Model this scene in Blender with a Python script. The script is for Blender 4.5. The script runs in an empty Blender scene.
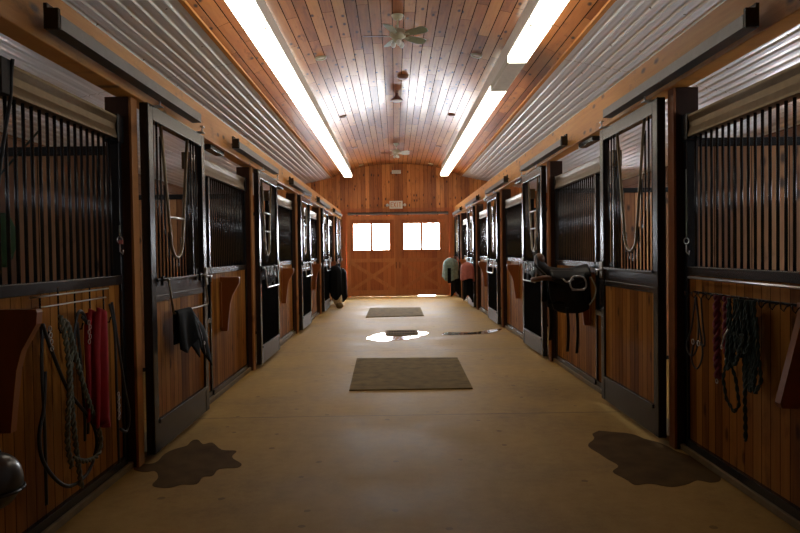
import bpy, bmesh, math, random
from mathutils import Vector, Matrix
random.seed(7)
PI = math.pi
scn = bpy.context.scene
C = scn.collection

# ------------------------------------------------------------------ node helpers
def new_mat(name):
    m = bpy.data.materials.new(name); m.use_nodes = True
    nt = m.node_tree
    for n in list(nt.nodes): nt.nodes.remove(n)
    out = nt.nodes.new('ShaderNodeOutputMaterial')
    b = nt.nodes.new('ShaderNodeBsdfPrincipled')
    nt.links.new(b.outputs[0], out.inputs[0])
    return m, nt, b
def nd(nt, t, **kw):
    n = nt.nodes.new(t)
    for k, v in kw.items(): setattr(n, k, v)
    return n
def setin(nt, sock, v):
    if isinstance(v, bpy.types.NodeSocket): nt.links.new(v, sock)
    else: sock.default_value = v
def mth(nt, op, a, b=0.0, c=0.0, clamp=False):
    n = nd(nt, 'ShaderNodeMath', operation=op); n.use_clamp = clamp
    setin(nt, n.inputs[0], a); setin(nt, n.inputs[1], b); setin(nt, n.inputs[2], c)
    return n.outputs[0]
def mix(nt, f, a, b):
    n = nd(nt, 'ShaderNodeMix', data_type='RGBA')
    setin(nt, n.inputs[0], f)
    for s, v in ((n.inputs[6], a), (n.inputs[7], b)):
        if isinstance(v, tuple): v = v + (1,) if len(v) == 3 else v
        setin(nt, s, v)
    return n.outputs[2]
def comb(nt, x, y, z):
    n = nd(nt, 'ShaderNodeCombineXYZ')
    for i, v in enumerate((x, y, z)): setin(nt, n.inputs[i], v)
    return n.outputs[0]
def pos_xyz(nt):
    g = nd(nt, 'ShaderNodeNewGeometry'); s = nd(nt, 'ShaderNodeSeparateXYZ')
    nt.links.new(g.outputs['Position'], s.inputs[0]); return s.outputs
def noise(nt, vec, scale, detail=3, rough=.55):
    n = nd(nt, 'ShaderNodeTexNoise'); nt.links.new(vec, n.inputs['Vector'])
    n.inputs['Scale'].default_value = scale; n.inputs['Detail'].default_value = detail
    n.inputs['Roughness'].default_value = rough
    return n.outputs['Fac']
def white(nt, vec):
    n = nd(nt, 'ShaderNodeTexWhiteNoise', noise_dimensions='3D'); nt.links.new(vec, n.inputs['Vector'])
    return n.outputs['Value']
def ramp(nt, fac, stops):
    n = nd(nt, 'ShaderNodeValToRGB'); nt.links.new(fac, n.inputs[0])
    cr = n.color_ramp
    while len(cr.elements) > 1: cr.elements.remove(cr.elements[-1])
    cr.elements[0].position = stops[0][0]; cr.elements[0].color = stops[0][1] + (1,)
    for p, c in stops[1:]:
        e = cr.elements.new(p); e.color = c + (1,)
    return n.outputs[0]
def maprange(nt, v, a, b, c=0., d=1.):
    n = nd(nt, 'ShaderNodeMapRange'); setin(nt, n.inputs[0], v)
    for i, q in enumerate((a, b, c, d)): n.inputs[i+1].default_value = q
    return n.outputs[0]
def bump(nt, b, h, strength=.3, dist=.01):
    n = nd(nt, 'ShaderNodeBump'); n.inputs['Strength'].default_value = strength
    n.inputs['Distance'].default_value = dist
    nt.links.new(h, n.inputs['Height']); nt.links.new(n.outputs[0], b.inputs['Normal'])

def wood(name, across, along, width, dark, mid, light, rough=.4, length=0, coat=0., joint=.035, joint_dark=.25, knots=.5, spec=.5):
    """boards across one axis, grain along another (world axes)"""
    m, nt, b = new_mat(name)
    p = pos_xyz(nt); A = p['XYZ'.index(across)]; L = p['XYZ'.index(along)]
    T = p[[i for i in range(3) if 'XYZ'[i] not in (across, along)][0]]
    s = mth(nt, 'DIVIDE', A, width); idx = mth(nt, 'FLOOR', s); fr = mth(nt, 'FRACT', s)
    rnd = white(nt, comb(nt, idx, 3.1, .5))
    jm = mth(nt, 'LESS_THAN', fr, joint)
    idx2 = 0.0
    if length:
        l = mth(nt, 'ADD', mth(nt, 'DIVIDE', L, length), mth(nt, 'MULTIPLY', rnd, 7.3))
        idx2 = mth(nt, 'FLOOR', l); lf = mth(nt, 'FRACT', l)
        jm = mth(nt, 'MAXIMUM', jm, mth(nt, 'LESS_THAN', lf, .006/length*1.2))
        rnd = white(nt, comb(nt, idx, idx2, 1.5))
    off = mth(nt, 'MULTIPLY', rnd, 37.)
    gv = comb(nt, mth(nt, 'ADD', mth(nt, 'MULTIPLY', A, 1.), off), mth(nt, 'ADD', mth(nt, 'MULTIPLY', L, .07), off), mth(nt, 'MULTIPLY', T, .3))
    g = noise(nt, gv, 28, 4, .65)
    g2 = noise(nt, gv, 5, 2)
    t = mth(nt, 'ADD', mth(nt, 'MULTIPLY', g, .45), mth(nt, 'ADD', mth(nt, 'MULTIPLY', g2, .3), mth(nt, 'MULTIPLY', rnd, .42)))
    col = ramp(nt, t, [(.32, dark), (.58, mid), (.85, light)])
    # knots
    kv = comb(nt, mth(nt, 'ADD', A, mth(nt, 'MULTIPLY', off, .1)), mth(nt, 'MULTIPLY', L, .45), 0.)
    v = nd(nt, 'ShaderNodeTexVoronoi', voronoi_dimensions='2D'); nt.links.new(kv, v.inputs['Vector']); v.inputs['Scale'].default_value = 5.5
    sc = nd(nt, 'ShaderNodeSeparateColor'); nt.links.new(v.outputs['Color'], sc.inputs[0])
    kr = mth(nt, 'GREATER_THAN', sc.outputs[0], .55)
    km = mth(nt, 'MULTIPLY', maprange(nt, mth(nt, 'ADD', v.outputs['Distance'], mth(nt, 'MULTIPLY', g, .08)), .19, .10), mth(nt, 'MULTIPLY', kr, knots), clamp=True)
    g3 = noise(nt, comb(nt, mth(nt, 'ADD', A, off), mth(nt, 'MULTIPLY', L, .35), 0.), 6.5, 4, .7)
    col = mix(nt, mth(nt, 'MULTIPLY', maprange(nt, g3, .56, .72), .75*min(1, knots), clamp=True), col, tuple(c*.45 for c in dark))
    col = mix(nt, km, col, tuple(c*.22 for c in dark))
    col = mix(nt, jm, col, tuple(c*joint_dark for c in dark))
    nt.links.new(col, b.inputs['Base Color'])
    b.inputs['Roughness'].default_value = rough
    b.inputs['Specular IOR Level'].default_value = spec
    nt.links.new(mth(nt, 'MULTIPLY', mth(nt, 'SUBTRACT', 1., mth(nt, 'MAXIMUM', jm, mth(nt, 'MULTIPLY', km, .8))), mth(nt, 'MULTIPLY_ADD', rnd, coat*.9, coat*.5)), b.inputs['Coat Weight'])
    nt.links.new(mth(nt, 'MULTIPLY', mth(nt, 'SUBTRACT', 1., jm), spec), b.inputs['Specular IOR Level']); b.inputs['Coat Roughness'].default_value = .18
    h = mth(nt, 'ADD', mth(nt, 'MULTIPLY', mth(nt, 'SUBTRACT', 1., jm), 1.), mth(nt, 'MULTIPLY', g, .12))
    bump(nt, b, h, .35, .006)
    return m
def plain(name, col, rough=.5, metal=0., var=.12, scale=18, spec=.5, bmp=.05, coat=0.):
    m, nt, b = new_mat(name)
    g = nd(nt, 'ShaderNodeNewGeometry')
    n = noise(nt, g.outputs['Position'], scale, 4)
    nt.links.new(mix(nt, n, tuple(c*(1-var*1.6) for c in col), tuple(min(1, c*(1+var*1.6)) for c in col)), b.inputs['Base Color'])
    b.inputs['Roughness'].default_value = rough
    b.inputs['Metallic'].default_value = metal; b.inputs['Specular IOR Level'].default_value = spec
    b.inputs['Coat Weight'].default_value = coat
    if bmp: bump(nt, b, n, bmp, .004)
    return m
def emit(name, col, s):
    m, nt, b = new_mat(name)
    b.inputs['Base Color'].default_value = (.8, .8, .8, 1)
    b.inputs['Emission Color'].default_value = col + (1,); b.inputs['Emission Strength'].default_value = s
    return m

FLUO = 6.4
M = {}
M['ceil'] = wood('varnished_pine_planks', 'X', 'Y', .142, (.15, .040, .007), (.30, .092, .016), (.44, .165, .036), rough=.5, length=1.9, coat=.5, joint=.075, joint_dark=.05, knots=1., spec=.2)
M['endwall'] = wood('end_wall_boards', 'X', 'Z', .14, (.20, .05, .008), (.46, .15, .03), (.70, .28, .07), rough=.45, knots=1., joint=.05)
M['enddoor'] = wood('end_door_boards', 'X', 'Z', .14, (.30, .075, .018), (.42, .12, .028), (.50, .16, .045), rough=.5, knots=.2)
M['doortrim'] = wood('end_door_trim', 'X', 'Z', 2.3, (.36, .11, .03), (.52, .19, .055), (.62, .26, .08), rough=.5, knots=.2, joint=0.)
M['boards'] = wood('stall_boards', 'Y', 'Z', .092, (.13, .043, .006), (.285, .108, .017), (.40, .175, .036), rough=.6, knots=.7, joint=.06, spec=.08)
M['partboards'] = wood('partition_boards', 'X', 'Z', .14, (.14, .05, .015), (.33, .14, .048), (.50, .26, .11), rough=.65, knots=.9, joint=.05)
M['outer'] = wood('stall_back_boards', 'Z', 'Y', .18, (.10, .04, .015), (.17, .07, .03), (.25, .12, .05), rough=.7)
M['beam'] = wood('header_timber', 'Z', 'Y', .5, (.36, .13, .02), (.58, .24, .04), (.74, .37, .08), rough=.45, knots=.9, joint=0., coat=.1, spec=.3)
M['post'] = wood('post_timber', 'X', 'Z', 1.7, (.20, .065, .02), (.34, .13, .035), (.46, .20, .06), rough=.45, knots=.5, joint=0.)
M['darkpost'] = wood('dark_brown_timber', 'X', 'Z', 1.7, (.022, .007, .003), (.04, .013, .005), (.06, .022, .008), rough=.55, knots=.3, joint=0., spec=.25)  # far darker brown than the amber face board
M['rack'] = wood('rack_timber', 'Y', 'Z', 1.9, (.16, .045, .008), (.26, .075, .014), (.36, .115, .025), rough=.42, knots=.2, joint=0.)
M['black'] = plain('black_powder_coated_steel', (.010, .010, .011), .27, var=.1, spec=.5, bmp=0)
M['blackpanel'] = plain('black_rubber_board', (.006, .006, .006), 1., spec=.0)
M['chan'] = plain('dull_galvanised_channel', (.15, .105, .055), .42, metal=.9, var=.2)
M['track'] = plain('grey_track_cover', (.16, .16, .165), .4, metal=.75, var=.15)
M['steel'] = plain('bright_steel', (.6, .6, .6), .28, metal=1., var=.1)
M['conc2'] = plain('curb_concrete', (.17, .115, .045), .8, var=.3, scale=9)
M['mat'] = plain('brown_rubber_mat', (.15, .10, .030), .9, var=.45, scale=7, bmp=.15, spec=.15)
M['cream'] = plain('cream_enamel', (.40, .36, .24), .4)
M['brownrim'] = plain('brown_fixture_metal', (.16, .07, .04), .4, metal=.3)
M['blade'] = plain('fan_blade_sage', (.22, .23, .13), .45)
M['bladew'] = plain('fan_blade_brown', (.09, .03, .015), .45)
M['leather'] = plain('black_leather', (.009, .008, .008), .42, var=.3, spec=.35)
M['brleather'] = plain('brown_leather', (.10, .035, .012), .4, var=.3)
M['blackcloth'] = plain('black_cloth', (.004, .0045, .005), .8, var=.3, bmp=.3, spec=.08)
M['sheen'] = plain('black_nylon', (.012, .013, .016), .45, var=.3, bmp=.1)
M['red'] = plain('red_fleece', (.30, .004, .008), .8, var=.25, bmp=.2)
M['rope_grey'] = plain('grey_green_rope', (.14, .15, .11), .8, var=.4, scale=60, bmp=.4)
M['rope_dark'] = plain('dark_green_rope', (.014, .028, .022), .8, var=.4, scale=60, bmp=.4)
M['rope_black'] = plain('black_rope', (.010, .011, .012), .6, var=.4, scale=60, bmp=.3)
M['rope_maroon'] = plain('maroon_rope', (.13, .008, .02), .75, var=.4, scale=60, bmp=.4)
M['rope_pink'] = plain('pale_maroon_strand', (.28, .06, .07), .75, var=.4, scale=60, bmp=.4)
M['teal'] = plain('grey_green_quilt', (.16, .22, .19), .8, var=.5, scale=14, bmp=.4)
M['rose'] = plain('dusty_rose_blanket', (.42, .13, .10), .85, var=.3, scale=14, bmp=.4)
M['beige'] = plain('beige_sack', (.50, .38, .22), .85, var=.3, scale=20, bmp=.4)
M['green'] = plain('green_net', (.018, .06, .012), .7, var=.4, bmp=.4)
M['helmet'] = plain('black_helmet_shell', (.016, .016, .018), .28, var=.2, spec=.7)
M['white'] = plain('white_plastic', (.75, .73, .68), .4)
M['signred'] = plain('sign_letter_red', (.55, .22, .12), .4)
M['grate'] = plain('rusty_grate', (.20, .12, .05), .8, var=.4, spec=.15)
M['offlens'] = plain('unlit_diffuser', (.62, .60, .52), .5)
M['fluo'] = emit('lit_diffuser', (1., .93, .76), FLUO)

# floor: tan concrete
m, nt, b = new_mat('tan_concrete'); g = nd(nt, 'ShaderNodeNewGeometry'); P = g.outputs['Position']
n1 = noise(nt, P, 1.1, 5, .6); n2 = noise(nt, P, 9, 5, .7); n3 = noise(nt, P, 60, 2)
t = mth(nt, 'ADD', mth(nt, 'MULTIPLY', n1, .6), mth(nt, 'ADD', mth(nt, 'MULTIPLY', n2, .3), mth(nt, 'MULTIPLY', n3, .1)))
col = ramp(nt, t, [(.33, (.21, .122, .032)), (.5, (.335, .205, .058)), (.68, (.44, .285, .09))])
xyz = pos_xyz(nt)
vd = nd(nt, 'ShaderNodeTexVoronoi', voronoi_dimensions='2D'); nt.links.new(P, vd.inputs['Vector']); vd.inputs['Scale'].default_value = 2.2
sc_ = nd(nt, 'ShaderNodeSeparateColor'); nt.links.new(vd.outputs['Color'], sc_.inputs[0])
spk = mth(nt, 'MULTIPLY', mth(nt, 'LESS_THAN', mth(nt, 'ADD', vd.outputs['Distance'], mth(nt, 'MULTIPLY', n2, .08)), .085), mth(nt, 'GREATER_THAN', sc_.outputs[0], .55))
col = mix(nt, mth(nt, 'MULTIPLY', spk, .55), col, (.09, .05, .02))
big = noise(nt, P, .55, 3)
col = mix(nt, maprange(nt, big, .55, .75, 0., .35), col, (.14, .085, .022))
jf = mth(nt, 'FRACT', mth(nt, 'DIVIDE', mth(nt, 'ADD', xyz[1], mth(nt, 'ADD', -5.9 + 39, mth(nt, 'MULTIPLY', n2, .03))), 3.9))
col = mix(nt, mth(nt, 'MULTIPLY', mth(nt, 'LESS_THAN', jf, .006), .55), col, (.08, .05, .025))
nt.links.new(col, b.inputs['Base Color'])
b.inputs['Specular IOR Level'].default_value = .16
nt.links.new(maprange(nt, n1, .3, .7, .5, .7), b.inputs['Roughness'])
bump(nt, b, n2, .12, .006); M['floor'] = m
# wet concrete
m, nt, b = new_mat('damp_concrete'); g = nd(nt, 'ShaderNodeNewGeometry'); n1 = noise(nt, g.outputs['Position'], 5, 4)
nt.links.new(ramp(nt, n1, [(.3, (.06, .032, .009)), (.7, (.105, .06, .018))]), b.inputs['Base Color'])
b.inputs['Roughness'].default_value = .7; b.inputs['Specular IOR Level'].default_value = .05; M['damp'] = m
m, nt, b = new_mat('puddle_water'); b.inputs['Base Color'].default_value = (.12, .09, .05, 1)
b.inputs['Roughness'].default_value = .16; b.inputs['IOR'].default_value = 1.5; b.inputs['Coat Weight'].default_value = 1.; b.inputs['Coat Roughness'].default_value = .1; M['water'] = m
# corrugated steel with screw dots
m, nt, b = new_mat('ribbed_steel_sheet'); g = nd(nt, 'ShaderNodeNewGeometry'); xyz = pos_xyz(nt)
n1 = noise(nt, g.outputs['Position'], 1.3, 2)
sx = mth(nt, 'SUBTRACT', mth(nt, 'FRACT', mth(nt, 'DIVIDE', xyz[0], .35)), .5); sy = mth(nt, 'SUBTRACT', mth(nt, 'FRACT', mth(nt, 'DIVIDE', xyz[1], 1.2)), .5)
d = mth(nt, 'SQRT', mth(nt, 'ADD', mth(nt, 'POWER', mth(nt, 'MULTIPLY', sx, .35), 2.), mth(nt, 'POWER', mth(nt, 'MULTIPLY', sy, 1.2), 2.)))
dot = mth(nt, 'LESS_THAN', d, .012)
lap = mth(nt, 'LESS_THAN', mth(nt, 'FRACT', mth(nt, 'DIVIDE', xyz[1], 4.3)), .002)
col = mix(nt, n1, (.76, .86, .97), (.84, .93, 1.))
col = mix(nt, mth(nt, 'MAXIMUM', dot, lap), col, (.05, .04, .035))
nt.links.new(col, b.inputs['Base Color']); b.inputs['Metallic'].default_value = .12; b.inputs['Coat Weight'].default_value = .6; b.inputs['Coat IOR'].default_value = 2.0; b.inputs['Coat Roughness'].default_value = .22
b.inputs['Roughness'].default_value = .46; M['corr'] = m
# glass pane
m = bpy.data.materials.new('window_glass'); m.use_nodes = True; nt = m.node_tree
for n in list(nt.nodes): nt.nodes.remove(n)
o = nd(nt, 'ShaderNodeOutputMaterial'); tr = nd(nt, 'ShaderNodeBsdfTransparent'); gl = nd(nt, 'ShaderNodeBsdfGlossy')
gl.inputs['Roughness'].default_value = .05; mx = nd(nt, 'ShaderNodeMixShader'); mx.inputs[0].default_value = .06
nt.links.new(tr.outputs[0], mx.inputs[1]); nt.links.new(gl.outputs[0], mx.inputs[2]); nt.links.new(mx.outputs[0], o.inputs[0]); M['glass'] = m
M['snow'] = plain('snow_ground', (.85, .88, .92), .8)

# ------------------------------------------------------------------ geometry helpers
class MB:
    def __init__(s): s.v = []; s.f = []; s.smooth = []
    def add(s, vs, fs, smooth=False):
        k = len(s.v); s.v += [tuple(v) for v in vs]
        for f in fs: s.f.append(tuple(i+k for i in f)); s.smooth.append(smooth)
        return s
    def box(s, x0, x1, y0, y1, z0, z1, ch=0.):
        x0, x1 = min(x0, x1), max(x0, x1); y0, y1 = min(y0, y1), max(y0, y1); z0, z1 = min(z0, z1), max(z0, z1)
        if ch <= 0:
            vs = [(x, y, z) for x in (x0, x1) for y in (y0, y1) for z in (z0, z1)]
            return s.add(vs, [(0,1,3,2), (4,6,7,5), (0,4,5,1), (2,3,7,6), (0,2,6,4), (1,5,7,3)])
        bm = bmesh.new(); bmesh.ops.create_cube(bm, size=1)
        for v in bm.verts:
            v.co = Vector(((x0+x1)/2 + v.co.x*(x1-x0), (y0+y1)/2 + v.co.y*(y1-y0), (z0+z1)/2 + v.co.z*(z1-z0)))
        bmesh.ops.bevel(bm, geom=bm.edges[:], offset=ch, segments=2, profile=.5, affect='EDGES')
        bm.verts.index_update()
        s.add([v.co[:] for v in bm.verts], [[v.index for v in f.verts] for f in bm.faces]); bm.free(); return s
    def prism(s, pts, axis, a, b):
        """polygon pts in the two other axes, extruded along axis from a to b"""
        n = len(pts); i = 'xyz'.index(axis)
        def mk(p, t):
            q = [p[0], p[1]]; q.insert(i, t); return tuple(q)
        vs = [mk(p, a) for p in pts] + [mk(p, b) for p in pts]
        fs = [tuple(range(n)), tuple(range(2*n-1, n-1, -1))] + [(k, k+n, (k+1) % n + n, (k+1) % n) for k in range(n)]
        return s.add(vs, fs)
    def tube(s, pts, r, n=8, cap=True, flat=1.0):
        pts = [Vector(p) for p in pts]; m = len(pts); vs = []
        up = None; rr = r if isinstance(r, (list, tuple)) else [r]*m
        for k in range(m):
            t = (pts[min(k+1, m-1)] - pts[max(k-1, 0)])
            if t.length < 1e-9: t = Vector((0, 0, 1))
            t.normalize()
            if up is None:
                up = Vector((0, 1, 0)) if abs(t.y) < .9 else Vector((1, 0, 0))
            u = (up - t*up.dot(t))
            if u.length < 1e-4: u = t.orthogonal()
            u.normalize(); w = t.cross(u); up = u
            for j in range(n):
                a = 2*PI*j/n; vs.append(pts[k] + u*math.cos(a)*rr[k] + w*math.sin(a)*rr[k]*flat)
        fs = [(k*n+j, k*n+(j+1) % n, (k+1)*n+(j+1) % n, (k+1)*n+j) for k in range(m-1) for j in range(n)]
        if cap: fs += [tuple(range(n-1, -1, -1)), tuple((m-1)*n+j for j in range(n))]
        return s.add(vs, fs, True)
    def lathe(s, prof, c=(0, 0, 0), n=24, axis='z'):
        vs = []
        for r, z in prof:
            for j in range(n):
                a = 2*PI*j/n; p = (r*math.cos(a), r*math.sin(a), z)
                if axis == 'y': p = (p[0], p[2], p[1])
                if axis == 'x': p = (p[2], p[0], p[1])
                vs.append((c[0]+p[0], c[1]+p[1], c[2]+p[2]))
        m = len(prof)
        fs = [(k*n+j, k*n+(j+1) % n, (k+1)*n+(j+1) % n, (k+1)*n+j) for k in range(m-1) for j in range(n)]
        fs += [tuple(range(n-1, -1, -1)), tuple((m-1)*n+j for j in range(n))]
        return s.add(vs, fs, True)
    def ellipsoid(s, c, r, n=16, m=10, fn=None):
        vs = []; fs = []
        for i in range(m+1):
            th = PI*i/m
            for j in range(n):
                a = 2*PI*j/n; d = Vector((math.sin(th)*math.cos(a), math.sin(th)*math.sin(a), math.cos(th)))
                k = fn(d) if fn else 1.
                vs.append((c[0]+r[0]*d.x*k, c[1]+r[1]*d.y*k, c[2]+r[2]*d.z*k))
        for i in range(m):
            for j in range(n): fs.append((i*n+j, (i+1)*n+j, (i+1)*n+(j+1) % n, i*n+(j+1) % n))
        return s.add(vs, fs, True)
    def sheet(s, fn, nu, nv, thick=.006):
        """closed cloth: fn(u,v)->(point); thickened along the grid normal"""
        P = [[Vector(fn(i/nu, j/nv)) for j in range(nv+1)] for i in range(nu+1)]
        def nrm(i, j):
            a = P[min(i+1, nu)][j] - P[max(i-1, 0)][j]; b2 = P[i][min(j+1, nv)] - P[i][max(j-1, 0)]
            q = a.cross(b2); return q.normalized() if q.length > 1e-9 else Vector((0, 0, 1))
        w = nv+1; N = (nu+1)*w; vs = []
        for sg in (.5, -.5):
            for i in range(nu+1):
                for j in range(w): vs.append(P[i][j] + nrm(i, j)*thick*sg)
        fs = []
        for i in range(nu):
            for j in range(nv):
                a = i*w+j; fs.append((a, a+w, a+w+1, a+1)); a += N; fs.append((a, a+1, a+w+1, a+w))
        for i in range(nu):
            a = i*w; fs.append((a, a+N, a+w+N, a+w)); a = i*w+nv; fs.append((a, a+w, a+w+N, a+N))
        for j in range(nv):
            a = j; fs.append((a, a+1, a+1+N, a+N)); a = nu*w+j; fs.append((a, a+N, a+1+N, a+1))
        return s.add(vs, fs, True)
    def build(s, name, mat, parent=None, loc=None):
        me = bpy.data.meshes.new(name); me.from_pydata(s.v, [], s.f); me.update()
        for p, sm in zip(me.polygons, s.smooth): p.use_smooth = sm
        bm = bmesh.new(); bm.from_mesh(me); bmesh.ops.recalc_face_normals(bm, faces=bm.faces[:]); bm.to_mesh(me); bm.free()
        me.materials.append(M[mat])
        o = bpy.data.objects.new(name, me); C.objects.link(o)
        if parent is not None: o.parent = parent
        if loc is not None: o.location = loc
        return o
def empty(name, loc, label, cat, group=None, rz=0):
    o = bpy.data.objects.new(name, None); C.objects.link(o); o.location = loc; o.rotation_euler.z = rz
    o.empty_display_size = .1
    return tag(o, label, cat, group)
def tag(o, label, cat, group=None):
    o['label'] = label; o['category'] = cat
    if group: o['group'] = group
    return o
def struct(o): o['kind'] = 'structure'; return o
def part_label(o, l): o['label'] = l; return o
def twist_rope(mb, path, r, turns_per_m=14, strands=2, n=6):
    """strands wound about a path"""
    P = []; path = [Vector(p) for p in path]; L = 0; seg = []
    for a, b2 in zip(path, path[1:]):
        seg.append((L, a, b2)); L += (b2-a).length
    steps = max(12, int(L*turns_per_m*8))
    for q in range(strands):
        pts = []
        for k in range(steps+1):
            s = L*k/steps
            for (l0, a, b2) in seg:
                d = (b2-a).length
                if s <= l0+d+1e-9: break
            t = (s-l0)/d if d else 0; p = a.lerp(b2, min(1, t)); dr = (b2-a).normalized()
            u = dr.orthogonal().normalized() if abs(dr.x) > .95 else (Vector((1, 0, 0)) - dr*dr.x).normalized()
            w = dr.cross(u); an = s*turns_per_m*2*PI + q*2*PI/strands
            pts.append(p + u*math.cos(an)*r*.55 + w*math.sin(an)*r*.55)
        mb.tube(pts, r*.6, n)
    return mb
def smoothpath(ctrl, n=8):
    c = [Vector(p) for p in ctrl]; out = []
    for i in range(len(c)-1):
        p0 = c[max(0, i-1)]; p1 = c[i]; p2 = c[i+1]; p3 = c[min(len(c)-1, i+2)]
        for k in range(n):
            t = k/n
            out.append(.5*((2*p1) + (-p0+p2)*t + (2*p0-5*p1+4*p2-p3)*t*t + (-p0+3*p1-3*p2+p3)*t**3))
    out.append(c[-1]); return out

# ------------------------------------------------------------------ dimensions
D = 21.8; YB = -4.0
XL, XR = -1.76, 1.99              # aisle faces of the sliding stall doors
XOL, XOR = -5.6, 5.85             # outer walls
CX = .08                          # ridge
XWL, XWR, ZW = -2.07, 2.23, 4.03  # where vault meets ribbed steel
SLOPE = .21
def zv(x):
    """vault height"""
    h = (XWR-XWL)/2; c = (XWL+XWR)/2
    return 4.45 - .42*abs((x-c)/h)**2.5
# ------------------------------------------------------------------ shell
f = MB().box(XOL-.2, XOR+.2, YB-.2, D+.05, -.25, 0).build('floor', 'floor'); struct(f)
# vault
nv = 28; inner = [(XWL + (XWR-XWL)*i/nv, zv(XWL + (XWR-XWL)*i/nv)) for i in range(nv+1)]
mb = MB()
vs = [(x, y, z) for (x, z) in inner for y in (YB, D)] ; 
vs += [(x, y, z+.04) for (x, z) in inner for y in (YB, D)]
N = len(inner)*2; fs = []
for i in range(nv):
    a = 2*i; fs.append((a, a+2, a+3, a+1)); fs.append((a+N, a+1+N, a+3+N, a+2+N))
mb.add(vs, fs, True); fs = [(0, 1, 1+N, N), (N-2, 2*N-2, 2*N-1, N-1)]
for i in range(nv):
    a = 2*i; fs.append((a, a+N, a+2+N, a+2)); fs.append((a+1, a+3, a+3+N, a+1+N))
mb.add(vs, fs, False); struct(mb.build('ceiling', 'ceil'))
# ribbed roof sheets either side
def ribbed(name, xa, xb):
    sg = 1 if xb > xa else -1; L = abs(xb-xa); pitch = .128
    prof = []; n = int(L/pitch*16)
    for k in range(n+1):
        q = L*k/n; t = (q/pitch) % 1
        r = math.exp(-((t-.2)/.075)**4)*.019 + .004*math.sin(PI*max(0, (t-.38)/.62))**2
        prof.append((xa + sg*q, ZW - SLOPE*q - r))
    n = len(prof); mb = MB()
    low = [(x, y, z) for x, z in prof for y in (YB, D)]; up = [(x, y, z+.004) for x, z in prof for y in (YB, D)]
    qs = [(2*i, 2*i+2, 2*i+3, 2*i+1) for i in range(n-1)]
    mb.add(low, qs, True); mb.add(up, [q[::-1] for q in qs], True)
    N2 = 2*n; fs = [(0, 1, 1+N2, N2), (N2-2, 2*N2-2, 2*N2-1, N2-1)]
    for i in range(n-1):
        a = 2*i; fs.append((a, a+N2, a+2+N2, a+2)); fs.append((a+1, a+3, a+3+N2, a+1+N2))
    mb.add(low+up, fs)
    return struct(mb.build(name, 'corr'))
ribbed('ceiling_left', XWL, XOL-.1); ribbed('ceiling_right', XWR, XOR+.1)
# thin wooden trim at the seam
struct(MB().box(XWL-.03, XWL+.03, YB, D, ZW-.035, ZW-.004, .004).build('trim_1', 'beam'))
struct(MB().box(XWR-.03, XWR+.03, YB, D, ZW-.035, ZW-.004, .004).build('trim_2', 'beam'))
# outer walls, back wall
zo = ZW - SLOPE*(XWL-XOL); zo2 = ZW - SLOPE*(XOR-XWR)
PORT = []
def outer_wall(name, xa, xb, xin, zt, cs, w, z0, z1, n0):
    mb = MB(); y = YB
    for c in cs:
        mb.box(xa, xb, y, c-w/2, 0, zt); mb.box(xa, xb, c-w/2, c+w/2, 0, z0); mb.box(xa, xb, c-w/2, c+w/2, z1, zt); y = c+w/2
    mb.box(xa, xb, y, D, 0, zt); struct(mb.build(name, 'outer'))
    for i, c in enumerate(cs):
        fr = MB(); t = .04; xm = (xa+xb)/2
        for (a, b2, e, g_) in ((-w/2, -w/2+t, z0, z1), (w/2-t, w/2, z0, z1), (-w/2+t, w/2-t, z0, z0+t), (-w/2+t, w/2-t, z1-t, z1), (-.01, .01, z0+t, z1-t)):
            fr.box(-.05, .05, a, b2, e, g_)
        o = fr.build('window_%d' % (n0+i), 'enddoor', None, (xm, c, 0)); struct(o)
        MB().box(-.004, .004, -w/2+t, w/2-t, z0+t, z1-t).build('pane', 'glass', o)
        PORT.append((xm + (-.07 if xa < 0 else .07), c, (z0+z1)/2, w-.04, z1-z0-.04, 1 if xa < 0 else -1))
outer_wall('wall_left', XOL-.12, XOL, XOL, zo+.02, [2.3+3.737*i for i in range(6)], .70, 1.88, 2.22, 3)
outer_wall('wall_right', XOR, XOR+.12, XOR, zo2+.02, [2.6+3.86*i for i in range(5)], .85, 1.55, 2.30, 9)
outline = [(XOL-.12, 0), (XOR+.12, 0), (XOR+.12, zo2)] + [(XWR, ZW)] + [(x, z+.01) for x, z in reversed(inner)] + [(XWL, ZW), (XOL-.12, zo)]
struct(MB().prism(outline, 'y', YB-.12, YB).build('wall_back', 'endwall'))
# end wall with the door opening left free: three prisms in one mesh
OX0, OX1, OZ = -1.52, 1.72, 2.66
def roofz(x):
    if x < XWL: return ZW - SLOPE*(XWL-x)
    if x > XWR: return ZW - SLOPE*(x-XWR)
    return zv(x)
mb = MB()
mb.prism([(XOL-.12, 0), (OX0, 0), (OX0, roofz(OX0)+.01)] + [(x, z+.01) for x, z in reversed(inner) if x < OX0-.02] + [(XOL-.12, zo)], 'y', D, D+.14)
mb.prism([(OX1, 0), (XOR+.12, 0), (XOR+.12, zo2)] + [(x, z+.01) for x, z in reversed(inner) if x > OX1+.02] + [(OX1, roofz(OX1)+.01)], 'y', D, D+.14)
mb.prism([(OX0, OZ), (OX1, OZ)] + [(OX1, roofz(OX1)+.01)] + [(x, z+.01) for x, z in reversed(inner) if OX0+.02 < x < OX1-.02] + [(OX0, roofz(OX0)+.01)], 'y', D, D+.14)
struct(mb.build('wall_end', 'endwall'))
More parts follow.
